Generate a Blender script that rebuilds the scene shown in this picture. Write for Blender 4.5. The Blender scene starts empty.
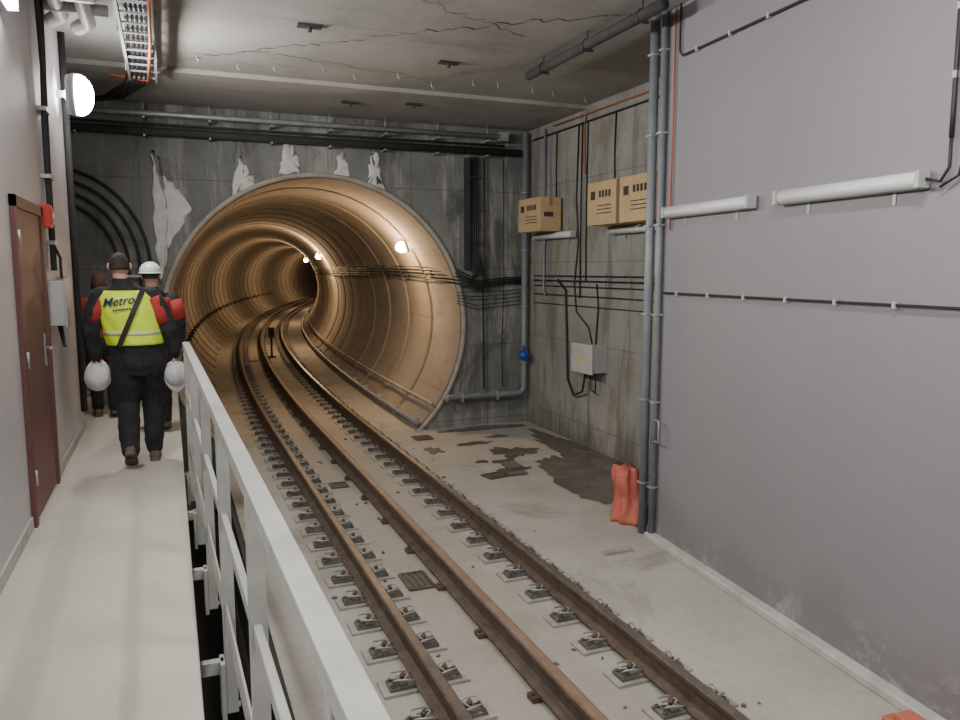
import bpy, math, random
from mathutils import Vector, Matrix, noise
random.seed(7)
PI=math.pi
sc=bpy.context.scene

# ------------------------------------------------------------------ materials
def new_mat(name):
    m=bpy.data.materials.new(name); m.use_nodes=True
    nt=m.node_tree; b=nt.nodes['Principled BSDF']
    return m,nt,b
def mat(name,c1,c2=None,rough=.7,metal=0,scale=3,bump=0,bscale=30,emit=None,es=0,stretch=(1,1,1)):
    m,nt,b=new_mat(name)
    b.inputs['Roughness'].default_value=rough; b.inputs['Metallic'].default_value=metal
    b.inputs['Base Color'].default_value=(*c1,1)
    tc=nt.nodes.new('ShaderNodeTexCoord')
    mp=nt.nodes.new('ShaderNodeMapping'); mp.inputs['Scale'].default_value=stretch
    nt.links.new(tc.outputs['Object'],mp.inputs['Vector'])
    if c2:
        n=nt.nodes.new('ShaderNodeTexNoise'); n.inputs['Scale'].default_value=scale; n.inputs['Detail'].default_value=8
        n.inputs['Roughness'].default_value=.65
        nt.links.new(mp.outputs[0],n.inputs['Vector'])
        r=nt.nodes.new('ShaderNodeValToRGB'); r.color_ramp.elements[0].position=.35; r.color_ramp.elements[1].position=.65
        r.color_ramp.elements[0].color=(*c1,1); r.color_ramp.elements[1].color=(*c2,1)
        nt.links.new(n.outputs['Fac'],r.inputs[0]); nt.links.new(r.outputs[0],b.inputs['Base Color'])
    if bump:
        n2=nt.nodes.new('ShaderNodeTexNoise'); n2.inputs['Scale'].default_value=bscale; n2.inputs['Detail'].default_value=6
        nt.links.new(mp.outputs[0],n2.inputs['Vector'])
        bp=nt.nodes.new('ShaderNodeBump'); bp.inputs['Strength'].default_value=bump; bp.inputs['Distance'].default_value=.02
        nt.links.new(n2.outputs['Fac'],bp.inputs['Height']); nt.links.new(bp.outputs[0],b.inputs['Normal'])
    if emit:
        b.inputs['Emission Color'].default_value=(*emit,1); b.inputs['Emission Strength'].default_value=es
    return m
def N(nt,t,**kw):
    n=nt.nodes.new(t)
    for k,v in kw.items(): setattr(n,k,v)
    return n
def ramp(nt,src,p0,p1,c0=(0,0,0),c1=(1,1,1)):
    r=N(nt,'ShaderNodeValToRGB'); e=r.color_ramp.elements
    e[0].position=p0; e[1].position=p1; e[0].color=(*c0,1); e[1].color=(*c1,1)
    nt.links.new(src,r.inputs[0]); return r.outputs[0]
def noi(nt,vec,scale,detail=8,rough=.6,dist=0):
    n=N(nt,'ShaderNodeTexNoise'); n.inputs['Scale'].default_value=scale; n.inputs['Detail'].default_value=detail
    n.inputs['Roughness'].default_value=rough; n.inputs['Distortion'].default_value=dist
    nt.links.new(vec,n.inputs['Vector']); return n.outputs['Fac']
def mapping(nt,vec,s=(1,1,1),loc=(0,0,0)):
    m=N(nt,'ShaderNodeMapping'); m.inputs['Scale'].default_value=s; m.inputs['Location'].default_value=loc
    nt.links.new(vec,m.inputs['Vector']); return m.outputs[0]
def mix(nt,f,a,b):
    m=N(nt,'ShaderNodeMix'); m.data_type='RGBA'
    if isinstance(f,(int,float)): m.inputs[0].default_value=f
    else: nt.links.new(f,m.inputs[0])
    for s,i in ((a,6),(b,7)):
        if isinstance(s,tuple): m.inputs[i].default_value=(*s,1)
        else: nt.links.new(s,m.inputs[i])
    return m.outputs[2]
def mth(nt,op,a,b=0):
    m=N(nt,'ShaderNodeMath'); m.operation=op
    for s,i in ((a,0),(b,1)):
        if isinstance(s,(int,float)): m.inputs[i].default_value=s
        else: nt.links.new(s,m.inputs[i])
    return m.outputs[0]
def sep(nt,vec):
    s=N(nt,'ShaderNodeSeparateXYZ'); nt.links.new(vec,s.inputs[0]); return s.outputs
def bumpn(nt,b,h,st,d=.02):
    bp=N(nt,'ShaderNodeBump'); bp.inputs['Strength'].default_value=st; bp.inputs['Distance'].default_value=d
    nt.links.new(h,bp.inputs['Height']); nt.links.new(bp.outputs[0],b.inputs['Normal'])

def m_concrete(name,dark,light,streak=None,seam=None,rough=.85,stain=None,bump=.35,grain=.3,extra=None,damp=None,slab=None):
    m,nt,b=new_mat(name); b.inputs['Roughness'].default_value=rough
    o=N(nt,'ShaderNodeTexCoord').outputs['Object']
    base=mix(nt,ramp(nt,noi(nt,o,1.1,10,.6),.3,.7),dark,light)
    fine=noi(nt,o,14,8,.7)
    base=mix(nt,mth(nt,'MULTIPLY',ramp(nt,fine,.45,.75),grain),base,tuple(x*.55 for x in dark))
    if streak:
        s=noi(nt,mapping(nt,o,(2.2,2.2,.22)),1.6,8,.7)
        base=mix(nt,mth(nt,'MULTIPLY',ramp(nt,s,.52,.62),.8),base,streak)
    if extra:
        s=noi(nt,mapping(nt,o,(1.3,1.3,.5),(7,1,2)),1.3,8,.7,.5)
        base=mix(nt,mth(nt,'MULTIPLY',ramp(nt,s,.52,.62),.8),base,extra)
    if stain:
        s=noi(nt,mapping(nt,o,(1,1,1),(5,3,1)),.8,9,.7,.6)
        base=mix(nt,mth(nt,'MULTIPLY',ramp(nt,s,.54,.66),.75),base,stain)
    if slab: # brake dust + dirt along the track zone
        x=sep(nt,o)[0]
        d=mth(nt,'ABSOLUTE',mth(nt,'SUBTRACT',x,1.98))
        f=ramp(nt,mth(nt,'ADD',d,mth(nt,'MULTIPLY',noi(nt,o,2.2,8,.7),.7)),.75,1.7,(1,1,1),(0,0,0))
        base=mix(nt,mth(nt,'MULTIPLY',f,.5),base,slab)
        sp=ramp(nt,noi(nt,o,26,6,.75),.60,.66)
        base=mix(nt,mth(nt,'MULTIPLY',sp,.45),base,(.12,.10,.08))
    if damp:
        z=sep(nt,o)[2]
        f=ramp(nt,mth(nt,'ADD',mth(nt,'MULTIPLY',z,.6),mth(nt,'MULTIPLY',noi(nt,mapping(nt,o,(2.5,2.5,.35)),1.2,8,.7),1.6)),.75,1.25,(1,1,1),(0,0,0))
        base=mix(nt,mth(nt,'MULTIPLY',f,.7),base,damp)
    if seam:
        for axis,per in seam:
            v=sep(nt,o)[axis]
            f=mth(nt,'FRACT',mth(nt,'DIVIDE',mth(nt,'ADD',v,50.3),per))
            l=mth(nt,'LESS_THAN',f,.012/per*1.0)
            base=mix(nt,mth(nt,'MULTIPLY',l,.5),base,tuple(x*.3 for x in dark))
    nt.links.new(base,b.inputs['Base Color'])
    bumpn(nt,b,noi(nt,o,22,8,.7),bump)
    return m

M={}
M['floor']=m_concrete('floor_concrete',(.32,.305,.27),(.43,.41,.37),stain=(.23,.21,.175),grain=.25,slab=(.29,.255,.205))
M['walk']=m_concrete('walkway_screed',(.48,.46,.405),(.59,.565,.505),stain=(.43,.405,.35),grain=.12)
M['back']=m_concrete('grey_concrete',(.14,.145,.135),(.255,.26,.245),streak=(.37,.37,.35),seam=((0,1.25),(2,1.2)),extra=(.085,.085,.078))
M['recess']=m_concrete('damp_concrete',(.22,.22,.20),(.33,.33,.305),streak=(.14,.133,.115),seam=((1,1.3),(2,1.15)),extra=(.20,.17,.125),damp=(.085,.075,.058))
M['ceil']=m_concrete('ceiling_concrete',(.29,.285,.27),(.385,.38,.365),seam=((1,2.5),),stain=(.24,.235,.22),grain=.12,bump=.15)
M['dark']=mat('shade_dark_concrete',(.02,.02,.018),(.04,.04,.036))  # near-black colour paints in the shade of the gap beside the walkway
M['curb']=mat('curb_concrete',(.36,.35,.33),(.50,.485,.455),scale=6,bump=.2)

m,nt,b=new_mat('mauve_grey_wall_paint'); b.inputs['Roughness'].default_value=.6
o=N(nt,'ShaderNodeTexCoord').outputs['Object']
base=mix(nt,noi(nt,o,1.3,6),(.215,.20,.218),(.25,.235,.25))
z=sep(nt,o)[2]
damp=mth(nt,'MULTIPLY',ramp(nt,mth(nt,'ADD',z,mth(nt,'MULTIPLY',noi(nt,o,1.5,6),.9)),.65,1.4,(1,1,1),(0,0,0)),.5)
base=mix(nt,damp,base,(.155,.145,.135))
zz=ramp(nt,mth(nt,'ADD',z,mth(nt,'MULTIPLY',noi(nt,o,.9,4),1.3)),.65,1.25,(1,1,1),(0,0,0))
eff=mth(nt,'MULTIPLY',ramp(nt,noi(nt,mapping(nt,o,(1,1,1.2)),2.8,12,.8,.5),.50,.64),zz)
base=mix(nt,mth(nt,'MULTIPLY',eff,.7),base,(.50,.48,.455))
nt.links.new(base,b.inputs['Base Color']); bumpn(nt,b,noi(nt,o,60,4),.12); M['mauve']=m
M['lwall']=mat('pale_wall_paint',(.48,.46,.49),(.53,.51,.535),rough=.55,scale=1.5,bump=.05)

# tunnel lining
m,nt,b=new_mat('tunnel_segment_concrete'); b.inputs['Roughness'].default_value=.9
tc=N(nt,'ShaderNodeTexCoord'); uv=tc.outputs['UV']; o=tc.outputs['Object']
base=mix(nt,ramp(nt,noi(nt,o,1.0,9,.65),.3,.7),(.33,.30,.26),(.47,.44,.39))
base=mix(nt,mth(nt,'MULTIPLY',ramp(nt,noi(nt,mapping(nt,o,(1.5,.5,1.5)),2.2,9,.7),.52,.66),.55),base,(.21,.17,.125))
u_,v_=sep(nt,uv)[0],sep(nt,uv)[1]
ringi=mth(nt,'FLOOR',v_)
fv=mth(nt,'FRACT',v_)
zt_=sep(nt,o)[2]
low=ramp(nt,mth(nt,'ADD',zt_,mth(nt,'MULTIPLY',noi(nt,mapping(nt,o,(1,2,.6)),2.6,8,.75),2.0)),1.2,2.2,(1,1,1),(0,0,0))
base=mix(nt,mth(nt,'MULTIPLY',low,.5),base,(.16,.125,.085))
j1=mth(nt,'LESS_THAN',fv,.035)
off=mth(nt,'MULTIPLY',mth(nt,'MODULO',ringi,2),.5)
fu=mth(nt,'FRACT',mth(nt,'ADD',mth(nt,'MULTIPLY',u_,6),off))
j2=mth(nt,'MULTIPLY',mth(nt,'LESS_THAN',fu,.010),.6)
j=mth(nt,'MAXIMUM',j1,j2)
base=mix(nt,mth(nt,'MULTIPLY',j,.6),base,(.10,.08,.055))
bd=ramp(nt,mth(nt,'ADD',fv,mth(nt,'MULTIPLY',noi(nt,o,2.5,6),.25)),.12,.45,(1,1,1),(0,0,0))
base=mix(nt,mth(nt,'MULTIPLY',bd,.45),base,(.21,.175,.13))
nt.links.new(base,b.inputs['Base Color']); bumpn(nt,b,noi(nt,o,18,8,.7),.35); M['tunnel']=m
M['lip']=mat('tunnel_mouth_concrete',(.30,.275,.235),(.43,.40,.355),scale=4,bump=.4)
M['plaster']=mat('white_grout',(.55,.55,.53),(.72,.72,.70),scale=7,bump=.6,bscale=8)

M['rust']=mat('rusty_rail_steel',(.07,.05,.038),(.14,.10,.072),rough=.65,metal=.25,scale=9,bump=.2)
M['railtop']=mat('rail_running_surface',(.13,.11,.095),(.21,.175,.145),rough=.45,metal=.5,scale=8)
M['browntop']=mat('rusted_rail_head',(.19,.125,.085),(.27,.185,.13),rough=.6,metal=.2,scale=8)
M['plate']=mat('rail_baseplate_rubber',(.075,.07,.065),(.16,.15,.135),rough=.8,scale=10)
M['pad']=mat('grout_pad',(.25,.235,.205),(.36,.34,.30),scale=8)
M['clip']=mat('spring_clip_steel',(.26,.25,.235),(.38,.365,.34),rough=.55,metal=.4,scale=12)
M['railpaint']=mat('railing_grey_paint',(.31,.32,.30),(.40,.41,.385),rough=.6,scale=5)
M['galv']=mat('galvanised_steel',(.33,.35,.37),(.45,.47,.49),rough=.45,metal=.4,scale=6)
M['greypipe']=mat('grey_pvc_pipe',(.17,.185,.21),(.22,.24,.26),rough=.45,scale=4)
M['black']=mat('black_cable_rubber',(.018,.018,.02),rough=.55)
M['darkpipe']=mat('dark_pipe',(.03,.031,.033),(.05,.05,.05),rough=.8,scale=5)
M['orange']=mat('orange_conduit',(.40,.11,.05),rough=.5)
M['red']=mat('red_plastic',(.55,.15,.10),(.42,.10,.07),rough=.6,scale=8,bump=.6,bscale=12)
M['firered']=mat('red_alarm_plastic',(.50,.04,.03),rough=.4)
M['door']=mat('maroon_door_paint',(.17,.075,.07),(.21,.10,.09),rough=.6,scale=2)
M['doorf']=mat('maroon_frame_paint',(.14,.06,.055),rough=.6)
M['card']=mat('cardboard',(.47,.33,.17),(.55,.40,.22),rough=.85,scale=5)
M['ink']=mat('box_print_ink',(.05,.04,.03),rough=.8)
M['tape']=mat('parcel_tape',(.30,.20,.10),rough=.3)
M['lampbody']=mat('lamp_grey_housing',(.42,.43,.43),rough=.5)
M['diff']=mat('lamp_diffuser_off',(.62,.66,.66),rough=.25)
M['glow']=mat('lamp_diffuser_lit',(.9,.9,.9),emit=(1,.98,.93),es=45)
M['warm']=mat('tunnel_lamp_lit',(.9,.8,.6),emit=(1,.72,.40),es=60)
M['jbox']=mat('junction_box_plastic',(.40,.41,.405),(.46,.47,.46),rough=.5,scale=4)
M['yellow']=mat('warning_yellow',(.75,.55,.03),rough=.5)
M['blue']=mat('blue_valve',(.02,.08,.38),rough=.4)
M['wet']=mat('wet_patch',(.09,.08,.063),(.15,.138,.112),rough=.22,scale=3)
M['grate']=mat('cast_iron_grate',(.06,.05,.04),(.12,.10,.07),rough=.7,scale=14)
M['white']=mat('helmet_white_plastic',(.62,.63,.65),rough=.3)
M['cloth']=mat('black_workwear',(.012,.012,.016),(.022,.022,.028),rough=.85,scale=20,bump=.4,bscale=14)
M['redcloth']=mat('red_jacket_fabric',(.40,.035,.03),(.30,.025,.02),rough=.8,scale=14)
M['vest']=mat('hi_vis_yellow_fabric',(.66,.83,.04),(.58,.76,.03),rough=.6,scale=9,bump=.4,bscale=9,emit=(.6,.85,.05),es=.12)  # weak emission makes the cloth glow on its own, for a fluorescent look
M['refl']=mat('reflective_band',(.60,.68,.40),rough=.3,metal=.1)
M['skin']=mat('skin',(.50,.29,.21),(.56,.34,.25),rough=.55,scale=9)
M['hair']=mat('dark_hair',(.025,.018,.014),(.06,.04,.03),rough=.8,scale=40,bump=.5,bscale=90)
M['rhair']=mat('auburn_hair',(.07,.028,.02),(.11,.045,.03),rough=.7,scale=40,bump=.5,bscale=90)
M['lips']=mat('lips',(.40,.14,.12),rough=.5)
M['eye']=mat('eye_white',(.75,.73,.70),rough=.2)
M['sole']=mat('brown_boot_leather',(.10,.065,.045),(.16,.11,.08),rough=.7,scale=15)
M['print']=mat('vest_print_navy',(.02,.03,.10),rough=.7)

# ------------------------------------------------------------------ mesh builder
class MB:
    def __init__(s): s.v=[]; s.f=[]; s.mi=[]; s.mats=[]; s.cur=0; s.sm=[]
    def use(s,m):
        if m not in s.mats: s.mats.append(m)
        s.cur=s.mats.index(m); return s
    def add(s,vs,fs,smooth=False):
        o=len(s.v); s.v+= [tuple(v) for v in vs]
        for f in fs: s.f.append([i+o for i in f]); s.mi.append(s.cur); s.sm.append(smooth)
    def box(s,x0,x1,y0,y1,z0,z1,mtx=None):
        vs=[Vector(p) for p in ((x0,y0,z0),(x1,y0,z0),(x1,y1,z0),(x0,y1,z0),(x0,y0,z1),(x1,y0,z1),(x1,y1,z1),(x0,y1,z1))]
        if mtx: vs=[mtx@v for v in vs]
        s.add(vs,[(0,3,2,1),(4,5,6,7),(0,1,5,4),(1,2,6,5),(2,3,7,6),(3,0,4,7)])
    def cb(s,c,d,mtx=None):
        s.box(c[0]-d[0]/2,c[0]+d[0]/2,c[1]-d[1]/2,c[1]+d[1]/2,c[2]-d[2]/2,c[2]+d[2]/2,mtx)
    def loft(s,rings,caps=True,closed=True,smooth=True):
        n=len(rings[0]); o=[]; fs=[]
        for r in rings: o+=list(r)
        for i in range(len(rings)-1):
            for j in range(n if closed else n-1):
                k=(j+1)%n
                fs.append((i*n+j,i*n+k,(i+1)*n+k,(i+1)*n+j))
        if caps:
            fs.append(tuple(range(n-1,-1,-1))); fs.append(tuple((len(rings)-1)*n+j for j in range(n)))
        s.add(o,fs,smooth)
    def tube(s,pts,r,seg=8,flat=1.0,up=None):
        pts=[Vector(p) for p in pts]; rings=[]; prev=None
        for i,p in enumerate(pts):
            t=(pts[min(i+1,len(pts)-1)]-pts[max(i-1,0)])
            if t.length<1e-9: t=Vector((0,0,1))
            t.normalize()
            if prev is None:
                a=Vector(up) if up else (Vector((0,0,1)) if abs(t.z)<.9 else Vector((0,1,0)))
            else: a=prev
            n=(a-t*a.dot(t))
            if n.length<1e-6: n=t.orthogonal()
            n.normalize(); prev=n; bnm=t.cross(n)
            rr=r[i] if isinstance(r,(list,tuple)) else r
            rings.append([p+n*(rr*flat*math.sin(2*PI*k/seg))+bnm*(rr*math.cos(2*PI*k/seg)) for k in range(seg)])
        s.loft(rings)
    def cyl(s,a,b,r,seg=12): s.tube([a,b],r,seg)
    def sph(s,c,r,su=14,sv=9,mtx=None):
        rx,ry,rz=(r,r,r) if isinstance(r,(int,float)) else r
        rings=[]
        for i in range(sv+1):
            a=-PI/2+PI*i/sv; a=max(min(a,PI/2-.06),-PI/2+.06)
            rings.append([Vector((c[0]+rx*math.cos(a)*math.cos(2*PI*k/su),c[1]+ry*math.cos(a)*math.sin(2*PI*k/su),c[2]+rz*math.sin(a))) for k in range(su)])
        if mtx: rings=[[mtx@v for v in r_] for r_ in rings]
        s.loft(rings)
    def limb(s,pts,rad,seg=14):
        s.tube(pts,rad,seg)
        for p,r in zip(pts,rad): s.sph(p,r*.99,12,8)
    def build(s,name,parent=None,bevel=0,uvs=None):
        me=bpy.data.meshes.new(name); me.from_pydata(s.v,[],s.f)
        for m_ in s.mats: me.materials.append(m_)
        me.polygons.foreach_set('material_index',s.mi); me.polygons.foreach_set('use_smooth',s.sm)
        me.update()
        ob=bpy.data.objects.new(name,me); sc.collection.objects.link(ob)
        if parent: ob.parent=parent
        if bevel:
            bv=ob.modifiers.new('bevel','BEVEL'); bv.width=bevel; bv.segments=2; bv.limit_method='ANGLE'
        return ob
def empty(name,loc=(0,0,0),rz=0):
    e=bpy.data.objects.new(name,None); e.location=loc; e.rotation_euler=(0,0,rz); e.empty_display_size=.2
    sc.collection.objects.link(e); return e

# ------------------------------------------------------------------ layout
WK=.90      # walkway level
CE=4.72     # ceiling
YB=11.2     # back wall
TCX,TCZ,TR=2.09,1.65,2.15
RC=141.
def path(y,off): # offset from tunnel axis TCX
    s=max(0,y-11.); a=math.atan(s/RC)
    return (TCX+s*s/(2*RC)+off*math.cos(a), y-off*math.sin(a))
def wx(y): return 3.62+.088*y   # right wall face

# floor
b=MB().use(M['floor'])
b.box(.55,5.6,-4,YB+.1,-.2,0)
fl=b.build('floor')
b=MB().use(M['floor'])
ys=[YB-.1+i*1.0 for i in range(70)]
vs=[];fs=[]
for y in ys:
    for off in (-1.38,-.5,.5,1.38):
        p=path(y,off); vs.append((p[0],p[1],.004))
for i in range(len(ys)-1):
    for j in range(3): fs.append((i*4+j,i*4+j+1,(i+1)*4+j+1,(i+1)*4+j))
b.add(vs,fs); b.build('floor_tunnel')
b=MB().use(M['dark'])
b.box(.0,.6,-4,YB,-1.0,-.9); b.box(.5,.56,-4,YB,-.9,-.01)
b.build('floor_trench')
# walkway
b=MB().use(M['walk'])
b.box(-.95,.05,-4,8.7,WK-.14,WK); b.box(-3.2,.05,8.7,YB,WK-.14,WK)
b.use(M['back']); b.box(-.9,-.06,-4,YB,-1,WK-.14)
b.build('floor_walkway',bevel=.008)
# left wall
b=MB().use(M['lwall'])
b.box(-1.3,-.86,-4,8.6,WK-.2,CE)
b.build('wall_left')
b=MB().use(M['back']); b.box(-3.4,-3.2,8.5,YB,0,CE); b.box(-3.4,-1.3,8.4,8.6,0,CE); b.build('wall_side_bay')
b=MB().use(M['curb']); b.box(-.86,-.845,-4,5.3,WK,WK+.08); b.box(-.86,-.845,6.5,8.6,WK,WK+.08); b.build('baseboard_left')
# right wall
b=MB().use(M['mauve'])
ye=5.85
vs=[(wx(-4),-4,0),(wx(ye),ye,0),(5.6,ye,0),(5.6,-4,0)]
vs+= [(x,y,CE) for x,y,_ in vs]
b.add(vs,[(0,1,2,3),(7,6,5,4),(1,0,4,5),(2,1,5,6),(3,2,6,7),(0,3,7,4)])
b.build('wall_right')
ang=math.atan(.088)
RW=Matrix.Translation((wx(0),0,0))@Matrix.Rotation(-ang,4,'Z')
def rw(y): return y/math.cos(ang)
b=MB().use(M['curb']); b.box(-.10,.0,-4,rw(5.8),0,.06,RW); b.build('baseboard_right',bevel=.01)
# recess wall
b=MB().use(M['recess']); b.box(5.4,5.6,ye,YB+.2,0,CE); b.build('wall_recess')
# ceiling
b=MB().use(M['ceil']); b.box(-3.4,5.6,-4,YB+.2,CE,CE+.2); b.box(-3.2,5.4,9.35,YB,CE-.05,CE)
b.use(M['black'])
def crack(p0,p1,n,w,seed):
    random.seed(seed); P=[]
    for i in range(n+1):
        t=i/n; P.append((p0[0]+(p1[0]-p0[0])*t+random.uniform(-.05,.05),p0[1]+(p1[1]-p0[1])*t+random.uniform(-.07,.07)))
    for i in range(n):
        (xa,ya),(xb,yb)=P[i],P[i+1]; wa=w*random.uniform(.3,1.1); wb=w*random.uniform(.3,1.1)
        b.add([(xa,ya-wa,CE-.002),(xb,yb-wb,CE-.002),(xb,yb+wb,CE-.002),(xa,ya+wa,CE-.002)],[(0,1,2,3)])
crack((.25,8.95),(2.3,7.1),34,.012,1); crack((2.3,7.1),(3.95,5.8),28,.014,2); crack((.9,8.35),(2.9,8.75),26,.008,3); crack((1.9,6.2),(3.3,6.9),22,.007,4)
random.seed(7)
b.build('ceiling')
# back wall with circular opening
b=MB().use(M['back'])
x0,x1,z0,z1=-3.4,5.6,-1.0,CE+.1
n=96
inn=[];out=[]
angs=sorted([2*PI*i/n for i in range(n)]+[math.atan2(zz_-TCZ,xx_-TCX)%(2*PI) for xx_ in (x0,x1) for zz_ in (z0,z1)])
for a in angs:
    c,s=math.cos(a),math.sin(a)
    inn.append((TCX+2.22*c,YB,TCZ+2.22*s))
    t=min([(x1-TCX)/c if c>1e-6 else 1e9,(x0-TCX)/c if c<-1e-6 else 1e9,(z1-TCZ)/s if s>1e-6 else 1e9,(z0-TCZ)/s if s<-1e-6 else 1e9])
    out.append((TCX+t*c,YB,TCZ+t*s))
k=len(angs)
b.add(inn+out,[(i,k+i,k+(i+1)%k,(i+1)%k) for i in range(k)])
b.build('wall_back')
b=MB().use(M['back']); b.box(-1.3,5.6,-4.2,-4,-1,CE+.2); b.build('wall_rear')

# tunnel lining
me_v=[];me_f=[];uvl=[]
NS=80; pitch=1.5
st=[]
y=YB-.03; i=0
while y<76:
    for fr,dr in ((0,.04),(.035,.04),(.04,.0),(.25,-.012),(.55,-.016),(.8,-.004),(.97,.015)):
        st.append((y+fr*pitch,dr,i+fr))
    y+=pitch; i+=1
for (yy,dr,vv) in st:
    s_=max(0,yy-11.); a=math.atan(s_/RC)
    for j in range(NS+1):
        t=-PI/2+2*PI*j/NS
        off=(TR+dr)*math.cos(t); p=path(yy,off)
        me_v.append((p[0],p[1],TCZ+(TR+dr)*math.sin(t))); uvl.append((j/NS,vv))
for i in range(len(st)-1):
    for j in range(NS):
        a=i*(NS+1)+j; me_f.append((a,a+NS+1,a+NS+2,a+1))
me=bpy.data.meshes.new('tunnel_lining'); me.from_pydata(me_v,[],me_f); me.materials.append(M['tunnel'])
ul=me.uv_layers.new(name='UVMap')
for l in me.loops: ul.data[l.index].uv=uvl[l.vertex_index]
for p in me.polygons: p.use_smooth=False
tun=bpy.data.objects.new('tunnel',me); sc.collection.objects.link(tun)
b=MB().use(M['lip'])
prof=[(TR+.01,YB-.03),(TR+.03,YB-.05),(2.215,YB-.05),(2.225,YB-.04),(2.23,YB+.01),(TR+.04,YB+.03)]
rings=[]
for j in range(97):
    t=2*PI*j/96
    rings.append([(TCX+r*math.cos(t),y,TCZ+r*math.sin(t)) for r,y in prof])
b.loft(rings,caps=False,closed=True,smooth=True)
b.build('tunnel_mouth_ring',parent=tun)
b=MB().use(M['black'])
for i in range(44):
    yy=YB+.9+i*.95
    t=PI+.40
    p=path(yy,(TR-.03)*math.cos(t)); z=TCZ+(TR-.03)*math.sin(t)
    mt=Matrix.Translation((p[0]+.02,p[1],z))@Matrix.Rotation(-.40,4,'Y')
    b.cb((0,0,0),(.05,.10,.14),mt); b.cb((.04,0,.03),(.06,.05,.04),mt)
b.build('lining_brackets',parent=tun)
# kerb pipe on the right
b=MB().use(M['greypipe'])
b.tube([(*path(YB-.1+i*1.0,1.40),.12) for i in range(60)],.04,8)
b.use(M['lip'])
b.tube([(*path(YB-.1+i*1.0,1.63),.42) for i in range(60)],.025,6)
for i in range(50):
    p=path(YB+.2+i*1.2,1.45); b.cb((p[0]+.02,p[1],.08),(.14,.05,.16))
b.build('drain_pipe',parent=tun)

# ------------------------------------------------------------------ track
trk=empty('railway_track')
def rail(x0,name,top,yst=-3.5,yen=70,W=1.0):
    b=MB().use(M['rust'])
    prof=[(-.07,.0),(.07,.0),(.07,.012),(.012,.03),(.009,.11),(.034,.122),(.034,.150),(.027,.156),(-.027,.156),(-.034,.150),(-.034,.122),(-.009,.11),(-.012,.03),(-.07,.012)]
    prof=[(a*W,c) for a,c in prof]
    ysr=[yst,0,2,4,6,8,10,11]+[11+i*1.0 for i in range(1,int(yen-11))]
    rings=[[(*path(y,x0-TCX+px),.035+pz) for px,pz in prof] for y in ysr]
    b.loft(rings,smooth=False)
    b.use(top)
    rings=[[(*path(y,x0-TCX+px*W),.035+pz) for px,pz in ((-.026,.155),(.026,.155),(.024,.1585),(-.024,.1585))] for y in ysr]
    b.loft(rings,smooth=False)
    return b.build(name,parent=trk)
RL,RM,RR=1.335,1.98,2.67
rail(RL,'running_rail_near',M['railtop']); rail(RR,'running_rail_far',M['railtop']); rail(RM,'centre_rail',M['browntop'],W=1.2)
b=MB()
y=.4; i=0
while y<52:
    for x0,full in ((RL,1),(RR,1),(RM,0)):
        if not full and i%2: continue
        p=path(y,x0-TCX)
        s=max(0,y-11); mt=Matrix.Translation((p[0],p[1],0))@Matrix.Rotation(-math.atan(s/RC),4,'Z')
        if full:
            b.use(M['pad']); b.cb((0,0,.008),(.54,.18,.02),mt)
            b.use(M['plate']); b.cb((0,0,.026),(.45,.12,.022),mt)
            if y<20:
                for sd in (-1,1):
                    b.use(M['plate']); b.cb((sd*.14,0,.043),(.05,.10,.024),mt)
                    b.use(M['clip'])
                    K=.82
                    pts=[(.065,-.055,.058),(.12,-.07,.078),(.20,-.06,.084),(.21,-.03,.06),(.14,-.018,.055),(.10,-.012,.085),(.10,.012,.085),(.14,.018,.055),(.21,.03,.06),(.20,.06,.084),(.12,.07,.078),(.065,.055,.058)]
                    b.tube([mt@Vector((sd*(.01+a*.92),c*K,d)) for a,c,d in pts],.007,6)
                    b.use(M['rust']); b.cyl(mt@Vector((sd*.135,0,.05)),mt@Vector((sd*.135,0,.10)),.010,6)
                    b.cyl(mt@Vector((sd*.135,0,.07)),mt@Vector((sd*.135,0,.088)),.018,6)
                    b.cyl(mt@Vector((sd*.205,.04,.03)),mt@Vector((sd*.205,.04,.05)),.014,6)
                    b.cyl(mt@Vector((sd*.205,-.04,.03)),mt@Vector((sd*.205,-.04,.05)),.014,6)
            elif y<36:
                for sd in (-1,1): b.use(M['clip']); b.cb((sd*.15,0,.06),(.09,.08,.04),mt)
        else:
            b.use(M['rust']); b.cb((0,0,.02),(.26,.08,.03),mt)
            for sd in (-1,1): b.cyl(mt@Vector((sd*.11,0,.03)),mt@Vector((sd*.11,0,.06)),.012,6)
    y+=.42; i+=1
b.build('rail_fasteners',parent=trk)
b=MB().use(M['black'])
px,py=path(22.0,.10)
b.box(px-.10,px+.10,py-.08,py+.08,.005,.05); b.cyl((px,py,.04),(px,py,.62),.03,8); b.box(px-.08,px+.08,py-.05,py+.05,.58,.86); b.cyl((px,py-.05,.74),(px,py-.09,.74),.05,12)
b.build('track_signal_post')

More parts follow.
